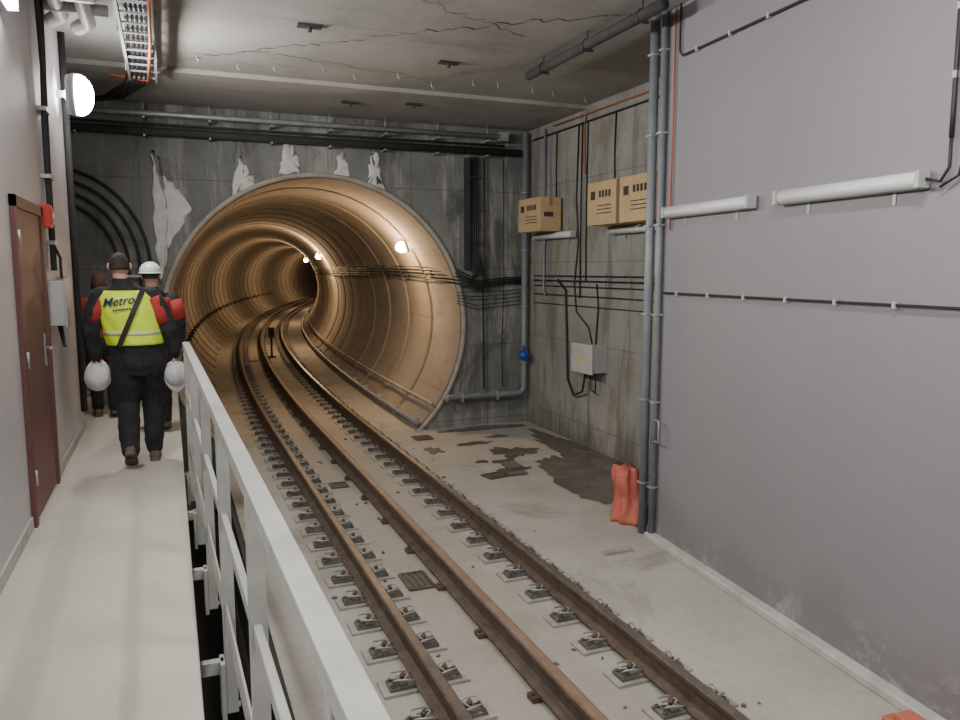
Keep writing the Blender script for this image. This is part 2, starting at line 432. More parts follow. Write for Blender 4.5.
# ------------------------------------------------------------------ railing
b=MB().use(M['railpaint'])
def rx_(y): return .226-(y-.8)*.115/5.8
def rbar(za,zb,w,ya=.2,yb=6.65,dx=0):
    xa,xb=rx_(ya)+dx,rx_(yb)+dx
    vs=[]
    for zq in (za,zb): vs+=[(xa-w/2,ya,zq),(xa+w/2,ya,zq),(xb+w/2,yb,zq),(xb-w/2,yb,zq)]
    b.add(vs,[(0,3,2,1),(4,5,6,7),(0,1,5,4),(1,2,6,5),(2,3,7,6),(3,0,4,7)])
RT=WK+1.02
rbar(RT-.05,RT,.055)
rbar(WK+.55,WK+.60,.025,dx=-.005)
rbar(WK+.08,WK+.20,.010,dx=-.01)
for y in (1.1,2.2,3.3,4.4,5.5,6.58):
    x=rx_(y)
    b.box(x-.025,x+.025,y-.03,y+.03,WK-.30,RT-.05)
    b.box(x-.045,x-.025,y-.05,y+.05,WK-.32,WK-.06)
    b.box(.051,x,y-.02,y+.02,WK-.12,WK-.06)
    for q in (-.28,-.12): b.cyl((x+.02,y,WK+q),(x+.035,y,WK+q),.014,6)
b.build('guard_railing',bevel=.004)
b=MB().use(M['railpaint'])
for x in (-1.3,-.75): b.box(x-.02,x+.02,9.95,9.99,WK,WK+1.0)
for z in (1.0,.55,.15): b.box(-1.32,-.73,9.955,9.985,WK+z-.04,WK+z)
b.build('end_barrier')

# ------------------------------------------------------------------ door on left wall
b=MB().use(M['doorf'])
d0,d1=5.32,6.45; zt=WK+2.06; xf=-.859
b.box(xf,xf+.03,d0,d0+.07,WK,zt); b.box(xf,xf+.03,d1-.07,d1,WK,zt); b.box(xf,xf+.03,d0,d1,zt-.07,zt)
b.use(M['door']); b.box(xf,xf+.012,d0+.07,d1-.07,WK+.01,zt-.07)
b.use(M['galv'])
b.box(xf+.012,xf+.02,6.22,6.27,WK+.92,WK+1.15)
b.tube([(xf+.02,6.24,WK+1.05),(xf+.06,6.24,WK+1.05),(xf+.065,6.2,WK+1.05),(xf+.065,6.11,WK+1.05)],.009,6)
for z in (.3,1.05,1.8): b.cyl((xf+.03,d0+.075,WK+z-.05),(xf+.03,d0+.075,WK+z+.05),.012,8)
b.build('door_1')

# ------------------------------------------------------------------ lamps
def fixture(b,mt,L,lit=False,R=.055):
    b.use(M['lampbody'])
    b.box(-.045,-.015,-L/2,L/2,-.05,.05,mt)
    b.use(M['glow'] if lit else M['diff'])
    rings=[]
    for y_,s_ in ((-L/2+.01,.6),(-L/2+.03,1),(L/2-.03,1),(L/2-.01,.6)):
        rings.append([mt@Vector((-.045-R*s_*math.sin(t),y_,.046*s_*math.cos(t)-.002)) for t in [PI*k/10 for k in range(11)]])
    b.loft(rings,closed=True)
    b.use(M['lampbody'])
    for e in (-1,1): b.box(-.10,-.02,e*L/2-.015,e*L/2+.015,-.045,.045,mt)
    b.use(M['galv'])
    for e in (-.3,.3): b.box(-.05,-.001,e*L-.015,e*L+.015,-.015,.015,mt); b.box(-.006,-.001,e*L-.012,e*L+.012,-.12,.0,mt)
for yc in (5.05,3.58):
    b=MB(); fixture(b,RW@Matrix.Translation((0,rw(yc),3.0)),1.17); b.build('fluorescent_wall_lamp')
for yc in (10.15,7.95):
    b=MB(); fixture(b,Matrix.Translation((5.37,yc,3.0)),1.22)
    b.build('fluorescent_wall_lamp')
LW=Matrix.Translation((-.86,0,4.1))@Matrix.Rotation(PI,4,'Z')
def area(name,loc,rot,sx,sy,pw,col=(1,.97,.925)):
    l=bpy.data.lights.new(name,'AREA'); l.shape='RECTANGLE'; l.size=sx; l.size_y=sy; l.energy=pw; l.color=col
    o=bpy.data.objects.new(name,l); o.location=loc; o.rotation_euler=rot; sc.collection.objects.link(o); return o
for yc in (1.0,4.9):
    b=MB(); fixture(b,LW@Matrix.Translation((0,-yc,0)),1.22,lit=True); ob=b.build('lit_fluorescent_lamp')
    a=area('tube_light',(-.72,yc,4.1),(0,math.radians(-75),0),.12,1.15,98); a.parent=ob
# round floodlight near the wall end
b=MB().use(M['lampbody'])
b.cyl((-.86,8.0,4.08),(-.76,8.0,4.08),.03,10)
b.tube([(-.77,8.0,4.08),(-.70,8.0,4.08)],[.17,.19],24)
b.use(M['glow']); b.sph((-.67,8.0,4.08),(.12,.18,.18),20,12)
ob=b.build('wall_floodlight')
a=area('floodlight_beam',(-.53,8.0,4.08),(0,math.radians(-75),0),.3,.3,90); a.parent=ob
for (lx,ly,pw) in ((2.1,-1.5,85),(2.3,2.0,82)):  # unseen ceiling lamps, added as fill for the room
    b=MB(); fixture(b,Matrix.Translation((lx,ly,CE))@Matrix.Rotation(PI/2,4,'Y'),1.22,lit=True)
    ob=b.build('added_ceiling_fill_lamp')
    a=area('ceiling_fill_light',(lx,ly,CE-.14),(0,0,0),.12,1.15,pw); a.parent=ob
# tunnel lamps
for i,y in enumerate((12.75,23.8,35.5,47.6,59.1)):
    t=math.asin(1.24/2.11)
    p=path(y,2.10*math.cos(t)); z=TCZ+1.25
    mt=Matrix.Translation((p[0],p[1],z))@Matrix.Rotation(-math.atan(max(0,y-11)/RC),4,'Z')@Matrix.Rotation(-.35,4,'Y')
    b=MB().use(M['lampbody']); b.box(-.05,.0,-.20,.20,-.10,.10,mt)
    b.use(M['warm']); b.sph((-.06,0,0),(.10,.20,.10),14,8,mt)
    b.use(M['black'])
    for q in (-.10,0,.10): b.tube([mt@Vector((-.05-.115*math.sin(a_),q,.105*math.cos(a_))) for a_ in [PI*k/8 for k in range(9)]],.003,5)
    ob=b.build('tunnel_bulkhead_lamp')
    l=bpy.data.lights.new('tunnel_lamp_light','POINT'); l.energy=125 if i==0 else 165; l.color=(1,.66,.37); l.shadow_soft_size=.08
    lo=bpy.data.objects.new('tunnel_lamp_light',l); q=mt@Vector((-.45,0,-.03)); lo.location=q; sc.collection.objects.link(lo); lo.parent=ob

# ------------------------------------------------------------------ right wall services
b=MB().use(M['greypipe'])
b.cyl((4.10,5.93,0),(4.10,5.93,CE),.042,14)
b.cyl((4.082,5.76,0),(4.082,5.76,CE),.03,14)
b.use(M['galv'])
for z in (.5,1.3,2.1,2.9,3.7,4.4):
    b.box(4.045,4.12,5.725,5.795,z-.008,z+.008); b.box(4.055,4.15,5.885,5.975,z-.008,z+.008)
b.tube([(4.05,5.70,1.15),(4.03,5.62,1.15),(4.03,5.62,.95),(4.05,5.70,.95)],.008,6)
b.build('vertical_conduits')
b=MB().use(M['orange']); b.cyl((4.09,5.62,2.85),(4.09,5.62,CE),.008,8)
b.build('orange_conduit')
def clipcable(name,pts,r,mt=None,clips=.42,m_=M['black']):
    b=MB().use(m_)
    P=[Vector(p) for p in pts]
    b.tube([mt@p if mt else p for p in P],r,8)
    b.use(M['lampbody'])
    for a,c in zip(P[:-1],P[1:]):
        L=(c-a).length; n_=int(L/clips)
        for k in range(n_):
            q=a+(c-a)*((k+.5)/n_)
            b.cb(q,(.028,.022,.036),mt)
    return b.build(name)
clipcable('wall_cable',[(-.025,rw(-2),2.32),(-.025,rw(2),2.31),(-.025,rw(5.7),2.30)],.009,RW)
clipcable('upper_wall_cable',[(-.025,rw(-2),4.20),(-.025,rw(5.5),4.29),(-.025,rw(5.54),4.34),(-.025,rw(5.54),CE)],.009,RW)
clipcable('lamp_feed_cable',[(-.03,rw(2.86),CE),(-.03,rw(2.86),3.35),(-.03,rw(2.86),3.2)],.013,RW,.3)
b=MB().use(M['black']); b.tube([RW@Vector(p) for p in [(-.03,rw(2.86),3.2),(-.03,rw(2.86),3.05),(-.04,rw(2.90),2.98),(-.05,rw(2.98),3.0)]],.009,8)
b.tube([RW@Vector(p) for p in [(-.03,rw(2.80),CE),(-.03,rw(2.81),3.6),(-.03,rw(2.75),3.2),(-.03,rw(2.80),3.0),(-.04,rw(2.90),2.95)]],.008,8)
b.build('lamp_cable_loop')
b=MB().use(M['darkpipe']); b.cyl((3.74,5.3,CE-.12),(3.74,7.75,CE-.12),.05,14)
for y in (5.6,6.5,7.4): b.box(3.68,3.80,y-.015,y+.015,CE-.18,CE-.165); b.cyl((3.74,y,CE-.08),(3.74,y,CE),.008,6); b.tube([(3.74+.056*math.cos(t),y,CE-.12+.056*math.sin(t)) for t in [2*PI*k/12 for k in range(13)]],.006,5)
b.build('ceiling_pipe')

# ------------------------------------------------------------------ recess services
def carton(y0,y1,z0,h,x0=5.0,tilt=0):
    b=MB().use(M['card'])
    c=Vector(((x0+5.34)/2,(y0+y1)/2,z0)); mt=Matrix.Translation(c)@Matrix.Rotation(tilt,4,'Z')
    w=(5.34-x0); d=(y1-y0)
    b.cb((0,0,h/2),(w,d,h),mt)
    b.cb((-w*.25,0,h+.004),(w*.48,d,.006),mt); b.cb((w*.25,0,h+.004),(w*.48,d,.006),mt)
    b.use(M['tape']); b.cb((0,0,h+.009),(.05,d+.004,.003),mt); b.cb((0,-d/2-.002,h*.88),(.05,.003,h*.25),mt)
    b.use(M['ink'])
    fx=-w/2-.002
    for k in range(4): b.cb((fx,-d*.28+k*d*.11,h*.72),(.003,d*.075,h*.16),mt)
    b.cb((fx,d*.3,h*.7),(.003,d*.16,h*.2),mt)
    for k in range(3): b.cb((fx,-d*.1,h*.45-k*h*.09),(.003,d*.5,.012),mt)
    b.cb((-w*.1,-d/2-.002,h*.5),(w*.45,.003,h*.14),mt)
    b.build('cardboard_box',bevel=.003)
carton(9.98,10.68,3.055,.48,tilt=.03); carton(7.95,8.62,3.055,.52); carton(7.18,7.88,3.055,.52,tilt=-.02)
b=MB().use(M['jbox']); b.box(5.17,5.399,8.72,9.25,1.12,1.48); b.box(5.155,5.17,8.70,9.27,1.10,1.50)
b.use(M['yellow']); b.add([(5.152,8.93,1.26),(5.152,9.05,1.26),(5.152,8.99,1.36)],[(0,1,2)])
b.use(M['black'])
b.tube([(5.3,8.85,1.12),(5.3,8.84,.95),(5.33,8.9,.82),(5.35,9.05,.85),(5.37,9.1,1.1)],.012,6)
b.tube([(5.3,9.1,1.12),(5.3,9.2,.8),(5.33,9.5,.7),(5.37,9.75,.9),(5.37,9.8,1.6),(5.37,9.85,2.2),(5.37,10.1,2.35)],.018,6)
b.build('electrical_junction_box',bevel=.005)
b=MB().use(M['greypipe'])
b.tube([(5.28,11.05,CE-.1),(5.28,11.05,.62),(5.26,11.05,.54),(5.18,11.05,.5),(3.98,11.05,.5),(3.90,11.0,.47)],.05,12)
b.use(M['galv'])
for z in (1,1.9,2.8,3.7): b.tube([(5.28+.058*math.cos(t),11.05+.058*math.sin(t),z) for t in [2*PI*k/12 for k in range(13)]],.012,5)
for x in (4.2,4.8): b.box(x-.02,x+.02,11.0,YB-.001,.43,.57)
b.use(M['blue']); b.sph((5.2,10.9,1.14),(.09,.09,.08),12,8); b.cyl((5.2,10.9,1.2),(5.2,10.9,1.3),.02,8); b.cyl((5.2,10.9,1.14),(5.28,11.05,1.14),.025,8)
b.build('drain_riser_pipe')
b=MB().use(M['black'])
for z,r in ((2.40,.010),(2.33,.012),(2.25,.008),(2.12,.008),(1.98,.006)):
    b.tube([(5.375,5.95,z),(5.375,8,z+.01),(5.375,10.9,z)],r,6)
for y,za in ((8.6,3.6),(10.2,3.55),(9.3,2.35),(9.45,2.1),(6.9,2.3)):
    b.tube([(5.385,y,za),(5.385,y+.02,(za+4.4)/2),(5.385,y,4.5)],.010,6)
b.tube([(5.385,9.0,2.3),(5.385,8.95,2.0),(5.385,9.0,1.48)],.012,6)
b.tube([(5.385,9.55,4.5),(5.385,9.6,3.5),(5.385,9.52,2.9),(5.385,9.62,2.3),(5.385,9.55,1.9),(5.385,9.2,1.7),(5.385,9.1,1.48)],.012,6)
b.tube([(5.385,7.3,2.3),(5.385,7.2,1.2),(5.385,7.3,.3)],.010,6)
b.tube([(5.385,6.6,2.3),(5.385,6.7,1.4),(5.385,6.6,.2)],.014,6)
b.tube([(5.385,5.9,4.5),(5.385,11.0,4.5)],.014,6)
b.use(M['orange']); b.tube([(5.38,5.9,4.6),(5.38,10.3,4.6)],.012,6)
b.tube([(5.38,9.35,4.6),(5.38,9.4,4.4),(5.38,9.35,3.8)],.010,6)
b.use(M['greypipe']); b.tube([(5.37,10.55,4.6),(5.37,10.55,2.2),(5.37,10.5,2.1)],.02,8)
b.use(M['galv'])
for y in [6.2+.5*k for k in range(10)]: b.box(5.375,5.399,y-.01,y+.01,2.27,2.40)
b.build('recess_cable_run')
# back wall services
b=MB().use(M['galv']); b.cyl((-3.1,10.98,4.49),(4.85,10.98,4.52),.035,10); b.box(4.80,4.92,10.9,11.05,4.45,4.58)
b.use(M['darkpipe']); b.cyl((-3.1,11.05,4.28),(5.2,11.05,4.30),.055,10); b.cyl((-1.2,11.0,4.37),(4.9,11.0,4.39),.015,8)
b.use(M['galv'])
for x in [-1.0+.8*k for k in range(8)]: b.box(x-.012,x+.012,10.9,YB-.001,4.43,4.455); b.cyl((x,10.98,4.5),(x,10.98,CE-.05),.008,6); b.box(x-.012,x+.012,10.95,YB-.001,4.215,4.235)
b.build('back_wall_pipes')
b=MB().use(M['black'])
for k in range(5):
    x=4.36+.035*k
    b.tube([(*path(40,1.93),2.36+.05*k),(*path(30,1.93),2.36+.05*k),(*path(22,1.93),2.33+.05*k),(*path(16,1.93),2.37+.05*k),(*path(12,1.93),2.34+.05*k),(4.16,11.0,2.30+.05*k-.02),(4.38,11.05,2.25+.03*k),(x+.06,11.1,2.5-.02*k),(x,11.12,2.8),(x,11.12,4.22)],.011,6)
for k in range(4):
    b.tube([(4.16,11.0,2.26+.04*k),(4.5,11.1,2.20+.04*k),(5.0,11.13,2.28+.03*k),(5.37,11.1,2.28+.03*k)],.012,6)
for k in range(5):
    b.tube([(4.12,11.05,1.98+.04*k),(4.5,11.13,1.88+.07*k+random.uniform(-.02,.02)),(5.0,11.14,1.92+.06*k),(5.36,11.1,1.96+.06*k)],.007,6)
b.tube([(4.62,11.15,4.2),(4.63,11.15,2.6),(4.60,11.15,2.2),(4.62,11.15,.6)],.012,6)
b.tube([(4.95,11.15,4.2),(4.96,11.15,2.3),(4.93,11.15,1.2),(4.95,11.15,.6)],.008,6)
b.use(M['darkpipe']); b.box(4.30,4.36,11.08,YB-.001,2.5,4.2)
for z in (2.9,3.4,3.9): b.box(4.30,4.56,11.09,11.11,z,z+.02)
for i in range(14):
    p=path(YB+.9+i*1.5,1.97); b.box(p[0]-.02,p[0]+.07,p[1]-.015,p[1]+.015,2.34,2.60)
b.build('cable_bundle',parent=tun)
b=MB().use(M['black'])
for k in range(4):
    r=.75+.13*k; c0=(-1.35,2.55)
    pts=[(c0[0]-.8,11.12,c0[1]+r*1.1)]+[(c0[0]+r*math.sin(t),11.12,c0[1]+r*1.1*math.cos(t)) for t in [PI/2*q/10 for q in range(11)]]+[(c0[0]+r,11.12,WK+.05)]
    b.tube(pts,.02,8)
b.use(M['galv'])
for z in (2.4,1.7): b.box(-.65,-.16,11.08,11.1,z,z+.03)
b.build('curved_wall_cables')
b=MB().use(M['plaster'])
def wedge(pts):
    P=[]
    for i in range(len(pts)):
        a=Vector(pts[i]); c=Vector(pts[(i+1)%len(pts)])
        for k in range(6):
            q=a.lerp(c,k/6)
            if k: q+=Vector((random.uniform(-.03,.03),random.uniform(-.03,.03)))
            P.append(q)
    n_=len(P); cx_=sum((p.x for p in P))/n_; cz_=sum((p.y for p in P))/n_
    rings=[]
    for s,d in ((1,.001),(.9,.012),(.66,.02),(.4,.022),(.15,.022)):
        rings.append([(cx_+(p.x-cx_)*s,YB-d-(.008*noise.noise(Vector((p.x*6,s*4,p.y*6))) if s<1 else 0),cz_+(p.y-cz_)*s) for p in P])
    b.loft(rings)
wedge([(-.15,4.05),(-.09,4.08),(.04,3.74),(.20,3.58),(.36,3.32),(.22,3.10),(.02,2.75),(-.10,2.3),(-.15,3.0)])
wedge([(.97,4.05),(1.03,4.02),(1.12,3.80),(1.22,3.70),(1.08,3.56),(.86,3.48)])
wedge([(1.58,4.26),(1.70,4.26),(1.80,4.0),(1.80,3.85),(1.50,3.83)])
wedge([(2.37,4.17),(2.42,4.19),(2.52,3.92),(2.5,3.83),(2.28,3.84)])
wedge([(2.84,4.2),(2.95,4.22),(2.98,3.9),(3.04,3.64),(2.84,3.70),(2.75,3.79)])
b.build('grout_patches')

# ------------------------------------------------------------------ upper left services
b=MB().use(M['galv'])
for e in (-.13,.13): b.box(-.15+e-.012,-.15+e+.012,5.4,9.3,CE-.20,CE-.12)
for k in range(14): b.box(-.28,-.02,5.5+.28*k,5.53+.28*k,CE-.19,CE-.175)
for y in (6,7.4,8.8):
    for e in (-.15,.15): b.cyl((-.15+e,y,CE-.2),(-.15+e,y,CE-.001),.008,6)
b.use(M['black'])
for k in range(5):
    b.tube([(-.24+.035*k,5.4,CE-.15),(-.22+.035*k,7,CE-.14),(-.26+.04*k,8.8,CE-.15),(-.34+.05*k,9.4,CE-.2),(-.6+.05*k,10.2,CE-.20),(-1.0+.05*k,10.85,CE-.14)],.016,6)
b.use(M['orange']); b.tube([(-.03,5.4,CE-.22),(-.05,7.5,CE-.24),(-.1,9.2,CE-.2),(-.5,9.25,CE-.15)],.014,6)
b.build('cable_tray')
b=MB().use(M['jbox'])
for x,zz_ in ((-.72,CE-.12),(-.52,CE-.16)):
    b.tube([(x,4,zz_),(x,7.2,zz_),(x,7.4,zz_),(x-.1,7.6,zz_)],.06,12)
b.cyl((-.86,6.3,CE-.2),(-.4,6.3,CE-.2),.05,10); b.cyl((-.86,7.1,CE-.14),(-.35,7.1,CE-.14),.045,10)
b.use(M['galv'])
for y in (5,6.6): b.box(-.82,-.42,y-.02,y+.02,CE-.24,CE-.22); b.cyl((-.62,y,CE-.22),(-.62,y,CE),.008,6)
b.build('ventilation_pipes')
b=MB().use(M['darkpipe'])
b.tube([(-.82,6.75,2.5),(-.82,6.75,3.6),(-.80,6.72,4.0),(-.80,6.6,CE)],.018,8)
b.tube([(-.82,6.85,2.5),(-.82,6.88,3.3),(-.80,6.9,CE)],.014,8)
b.tube([(-.83,8.4,WK+.2),(-.83,8.4,CE)],.03,8)
b.use(M['galv'])
for z in (2.7,3.2,3.7): b.box(-.86,-.79,6.70,6.92,z,z+.03)
b.build('left_wall_cables')
b=MB().use(M['jbox']); b.box(-.86,-.74,6.62,6.92,2.08,2.42); b.box(-.74,-.73,6.60,6.94,2.06,2.44); b.box(-.86,-.77,7.2,7.42,2.1,2.45)
b.use(M['black']); b.tube([(-.79,6.75,2.08),(-.78,6.75,1.95),(-.79,6.85,1.90),(-.83,6.9,2.08)],.012,6)
b.tube([(-.78,6.85,2.44),(-.78,6.85,2.6),(-.82,6.85,2.7)],.012,6)
b.build('wall_distribution_box',bevel=.005)
b=MB().use(M['firered']); b.box(-.86,-.79,6.52,6.66,2.82,2.99); b.box(-.79,-.78,6.54,6.64,2.84,2.97)
b.use(M['white']); b.cyl((-.78,6.59,2.905),(-.772,6.59,2.905),.03,12); b.build('fire_alarm_call_point',bevel=.004)

# ceiling hooks
b=MB().use(M['galv'])
for k in range(12):
    x=.4+.42*k+random.uniform(-.08,.08); y=8.7+random.uniform(-.15,.25)
    b.tube([(x,y,CE),(x,y,CE-.06),(x+.018,y,CE-.085),(x+.035,y,CE-.07)],.006,6)
b.build('ceiling_hooks')
b=MB().use(M['darkpipe'])
for x,y in ((2.9,8.0),(1.3,7.3),(3.1,9.9),(2.3,10.1)):
    o_=0 if y<9.3 else .05
    b.box(x-.11,x+.11,y-.05,y+.05,CE-.02-o_,CE-o_); b.cyl((x,y,CE-.06-o_),(x,y,CE-o_),.02,8)
b.build('ceiling_anchor_plates')

# ------------------------------------------------------------------ floor details
def blob(b,cx_,cy_,rx,ry,z,n=90,seed=0,amp=.35):
    P=[]
    for i in range(n):
        a=2*PI*i/n; r=1+amp*noise.noise(Vector((math.cos(a)*1.6+seed,math.sin(a)*1.6,seed*1.7)))*2+.16*noise.noise(Vector((math.cos(a)*6,math.sin(a)*6,seed)))+.12*noise.noise(Vector((math.cos(a)*15,math.sin(a)*15,seed)))
        P.append((min(cx_+rx*r*math.cos(a),5.39),cy_+ry*r*math.sin(a),z))
    b.add(P,[tuple(range(n))])
b=MB().use(M['wet'])
blob(b,4.72,7.7,.60,1.3,.003,seed=1,amp=.22); blob(b,4.30,9.35,.30,.28,.003,seed=3,amp=.4); blob(b,3.95,8.5,.20,.12,.0035,seed=5,amp=.3)
blob(b,5.15,8.6,.28,2.2,.0035,seed=8,amp=.2); blob(b,3.7,9.0,.10,.08,.003,seed=9,amp=.2); blob(b,4.0,10.0,.25,.10,.003,seed=12,amp=.3)
blob(b,4.5,10.3,.16,.1,.003,seed=14,amp=.3); blob(b,4.6,10.95,.7,.16,.003,seed=15,amp=.2); blob(b,3.3,9.8,.12,.2,.003,seed=17,amp=.3)
b.build('floor_puddle')
def grate(x,y,w,d,rot=0):
    b=MB().use(M['grate']); mt=Matrix.Translation((x,y,0))@Matrix.Rotation(rot,4,'Z')
    b.box(-w/2,w/2,-d/2,d/2,.001,.006,mt)
    for e in (-1,1): b.box(-w/2,w/2,e*d/2-.012,e*d/2+.012,.006,.018,mt); b.box(e*w/2-.012,e*w/2+.012,-d/2,d/2,.006,.018,mt)
    n_=int(w/.045)
    for k in range(1,n_): b.box(-w/2+k*w/n_-.008,-w/2+k*w/n_+.008,-d/2,d/2,.006,.016,mt)
    b.build('floor_drain_grate')
grate(1.75,5.65,.20,.32); grate(1.73,8.6,.18,.2); grate(3.6,8.3,.3,.2,.2); grate(3.4,10.6,.25,.25)
b=MB().use(M['plate']); b.box(3.86,4.05,8.45,8.75,.006,.04); b.box(3.75,3.98,8.2,8.3,.006,.03); b.box(3.8,4.1,8.85,8.9,.002,.03)
b.use(M['pad']); b.box(3.45,3.75,5.55,5.62,.0,.02)
b.build('scrap_pieces')
random.seed(11)
b=MB().use(M['plate'])
for k in range(70):
    x=random.uniform(.75,3.2); y=random.uniform(2.5,11); s=random.uniform(.008,.022)
    mt=Matrix.Translation((x,y,s*.4))@Matrix.Rotation(random.uniform(0,3),4,'Z')
    b.cb((0,0,0),(s*random.uniform(1,2.5),s,s*.8),mt)
b.build('track_debris',parent=trk)
b=MB().use(M['red'])
rings=[]
for i in range(17):
    t=i/16; z=.005+.54*t; r=(.19-.06*t)*(1+.08*math.sin(9*t))
    rings.append([(4.17+.03*math.sin(5*t)+r*.8*math.cos(a)*(1+.16*math.sin(7*a+3*t)+.08*math.sin(13*a)),6.30+r*math.sin(a)*(1+.16*math.sin(6*a-4*t)),z+ (.03*math.sin(3*a) if i>8 else 0)) for a in [2*PI*k/48 for k in range(48)]])
b.loft(rings); b.build('red_plastic_sack')
b=MB().use(M['red'])
b.box(-.30,-.12,rw(2.50),rw(2.80),0,.05,RW); b.box(-.27,-.15,rw(2.55),rw(2.75),.05,.09,RW)
b.build('red_barrier_foot',bevel=.01)

# ------------------------------------------------------------------ people
def interp(prof,z):
    if z<=prof[0][0]: return prof[0][1:]
    for a,c in zip(prof[:-1],prof[1:]):
        if z<=c[0]:
            t=(z-a[0])/(c[0]-a[0]); t=t*t*(3-2*t)*.5+t*.5
            return tuple(a[i]+(c[i]-a[i])*t for i in range(1,5))
    return prof[-1][1:]
def remesh(ob,vox,sm=6):
    r=ob.modifiers.new('remesh','REMESH'); r.mode='VOXEL'; r.voxel_size=vox; r.use_smooth_shade=True
    s=ob.modifiers.new('smooth','SMOOTH'); s.iterations=sm; s.factor=.5
def head(parent,c,hair,name='head',turn=0,long=False):
    mt=Matrix.Translation(c)@Matrix.Rotation(turn,4,'Z')
    b=MB().use(M['skin'])
    su,sv=28,20; rings=[]
    for i in range(sv+1):
        a=-PI/2+PI*i/sv; a=max(min(a,PI/2-.05),-PI/2+.05); z=.118*math.sin(a); cr=math.cos(a); ring=[]
        for k in range(su):
            t=2*PI*k/su; x=.076*cr*math.cos(t); y=.094*cr*math.sin(t)
            if z<0: x*=1+z*2.2; y=y*(1+z*1.2)+ (-z*.12 if y>0 else -z*.18)
            if y>.05 and .0<z<.03: y-=.006
            ring.append(mt@Vector((x,y,z)))
        rings.append(ring)
    b.loft(rings)
    b.tube([mt@Vector((0,.083,.018)),mt@Vector((0,.100,-.008)),mt@Vector((0,.108,-.024)),mt@Vector((0,.094,-.034))],[.008,.011,.015,.008],10)
    for sx in (-1,1):
        b.use(M['skin']); b.tube([mt@Vector((sx*.074,-.005,-.028)),mt@Vector((sx*.083,-.012,-.01)),mt@Vector((sx*.087,-.016,.012)),mt@Vector((sx*.082,-.008,.028)),mt@Vector((sx*.074,.004,.02))],[.008,.010,.012,.011,.007],8,flat=.6)
        b.use(M['eye']); b.sph((sx*.031,.080,.008),(.013,.010,.009),10,8,mt)
        b.use(M['hair']); b.sph((sx*.031,.0885,.008),(.005,.003,.005),8,6,mt)
        b.tube([mt@Vector((sx*.015,.091,.026)),mt@Vector((sx*.032,.091,.031)),mt@Vector((sx*.05,.082,.026))],.004,6)
    b.use(M['lips']); b.tube([mt@Vector((-.022,.085,-.056)),mt@Vector((0,.095,-.055)),mt@Vector((.022,.085,-.056))],[.004,.007,.004],8)
    h=b.build(name,parent=parent)
    b=MB().use(hair)
    g=1.05 if not long else 1.2
    vs=[];ok=[]
    for i in range(sv+1):
        a=-PI/2+PI*i/sv; a=max(min(a,PI/2-.03),-PI/2+.03)
        for k in range(su):
            t=2*PI*k/su; x=.076*g*math.cos(a)*math.cos(t); y=.094*g*math.cos(a)*math.sin(t); z=.118*(g if long else 1.03)*math.sin(a)
            nz=noise.noise(Vector((x,y,z))*40)*(.004 if not long else .014)
            v=Vector((x,y,z))*(1+nz*8)
            lim=-.022+ (.0 if y<0 else y*1.25) - (.06 if long and y<.03 else 0)
            ok.append(z>lim); vs.append(mt@v)
    fs=[]
    for i in range(sv):
        for k in range(su):
            q=(i*su+k,i*su+(k+1)%su,(i+1)*su+(k+1)%su,(i+1)*su+k)
            if sum(ok[j] for j in q)>=3: fs.append(q)
    fs.append(tuple(sv*su+k for k in range(su)))
    b.add(vs,fs,True); ho=b.build(name+'_hair',parent=parent)
    so=ho.modifiers.new('thick','SOLIDIFY'); so.thickness=.006
    return h
def helmet(parent,mt,name='helmet'):
    b=MB().use(M['white'])
    rings=[]
    for i in range(11):
        a=PI/2*i/10*.97
        ring=[]
        for k in range(32):
            t=2*PI*k/32; r=math.cos(a)
            rid=1+.04*max(0,math.cos(t*2))*math.sin(a*2)
            ring.append(mt@Vector((.118*r*math.cos(t)*rid,.14*r*math.sin(t),.125*math.sin(a))))
        rings.append(ring)
    b.loft(rings,caps=True)
    rings=[]
    for s_,zz_ in ((1.0,.012),(1.09,-.004),(1.1,-.010),(1.0,.0),(.94,.004)):
        rings.append([mt@Vector((.118*s_*math.cos(t),(.14*s_+(.045*max(0,math.sin(t))**2 if s_>1.05 else 0))*math.sin(t),zz_)) for t in [2*PI*k/32 for k in range(32)]])
    b.loft(rings,caps=False)
    for x in (-.03,0,.03):
        b.tube([mt@Vector((x,.13*math.cos(a),.128*math.sin(a)*(1-abs(x)))) for a in [.35+2.4*k/12 for k in range(13)]],.0035,8)
    b.use(M['black']); b.tube([mt@Vector((.105*math.cos(t),.125*math.sin(t),-.004)) for t in [2*PI*k/20 for k in range(21)]],.006,6)
    return b.build(name,parent=parent)
def hand(parent,w,d,side,name,curl=1.0,fwd=Vector((0,1,0))):
    d=Vector(d).normalized(); th=(fwd-d*fwd.dot(d)).normalized(); pn=th.cross(d)*(-1)
    if pn.x*side>0: pn=-pn
    w=Vector(w); b=MB().use(M['skin'])
    b.tube([w-d*.03,w,w+d*.03,w+d*.075,w+d*.095],[.026,.027,.038,.042,.036],14,flat=.45,up=pn)
    for k,(off,L,r) in enumerate(((.031,.072,.0088),(.011,.080,.0092),(-.010,.074,.0088),(-.030,.058,.0078))):
        p=w+d*.088+th*off; pts=[p-d*.02]; a=0; q=p
        for j,(fl_,an) in enumerate(((.45,.45),(.30,.75),(.25,.6))):
            a+=an*curl; q=q+(d*math.cos(a)+pn*math.sin(a))*L*fl_
            if j==0: pts.append(p)
            pts.append(q)
        b.limb(pts,[r*1.05,r*1.05,r,r*.95,r*.8],8)
    p=w+d*.025+th*.030; pts=[p-th*.008,p+th*.022+d*.022+pn*.010,p+th*.028+d*.050+pn*.026,p+th*.018+d*.070+pn*.040]
    b.limb(pts,[.013,.0115,.0105,.009],8)
    o_=b.build(name,parent=parent); remesh(o_,.0035,3); return o_
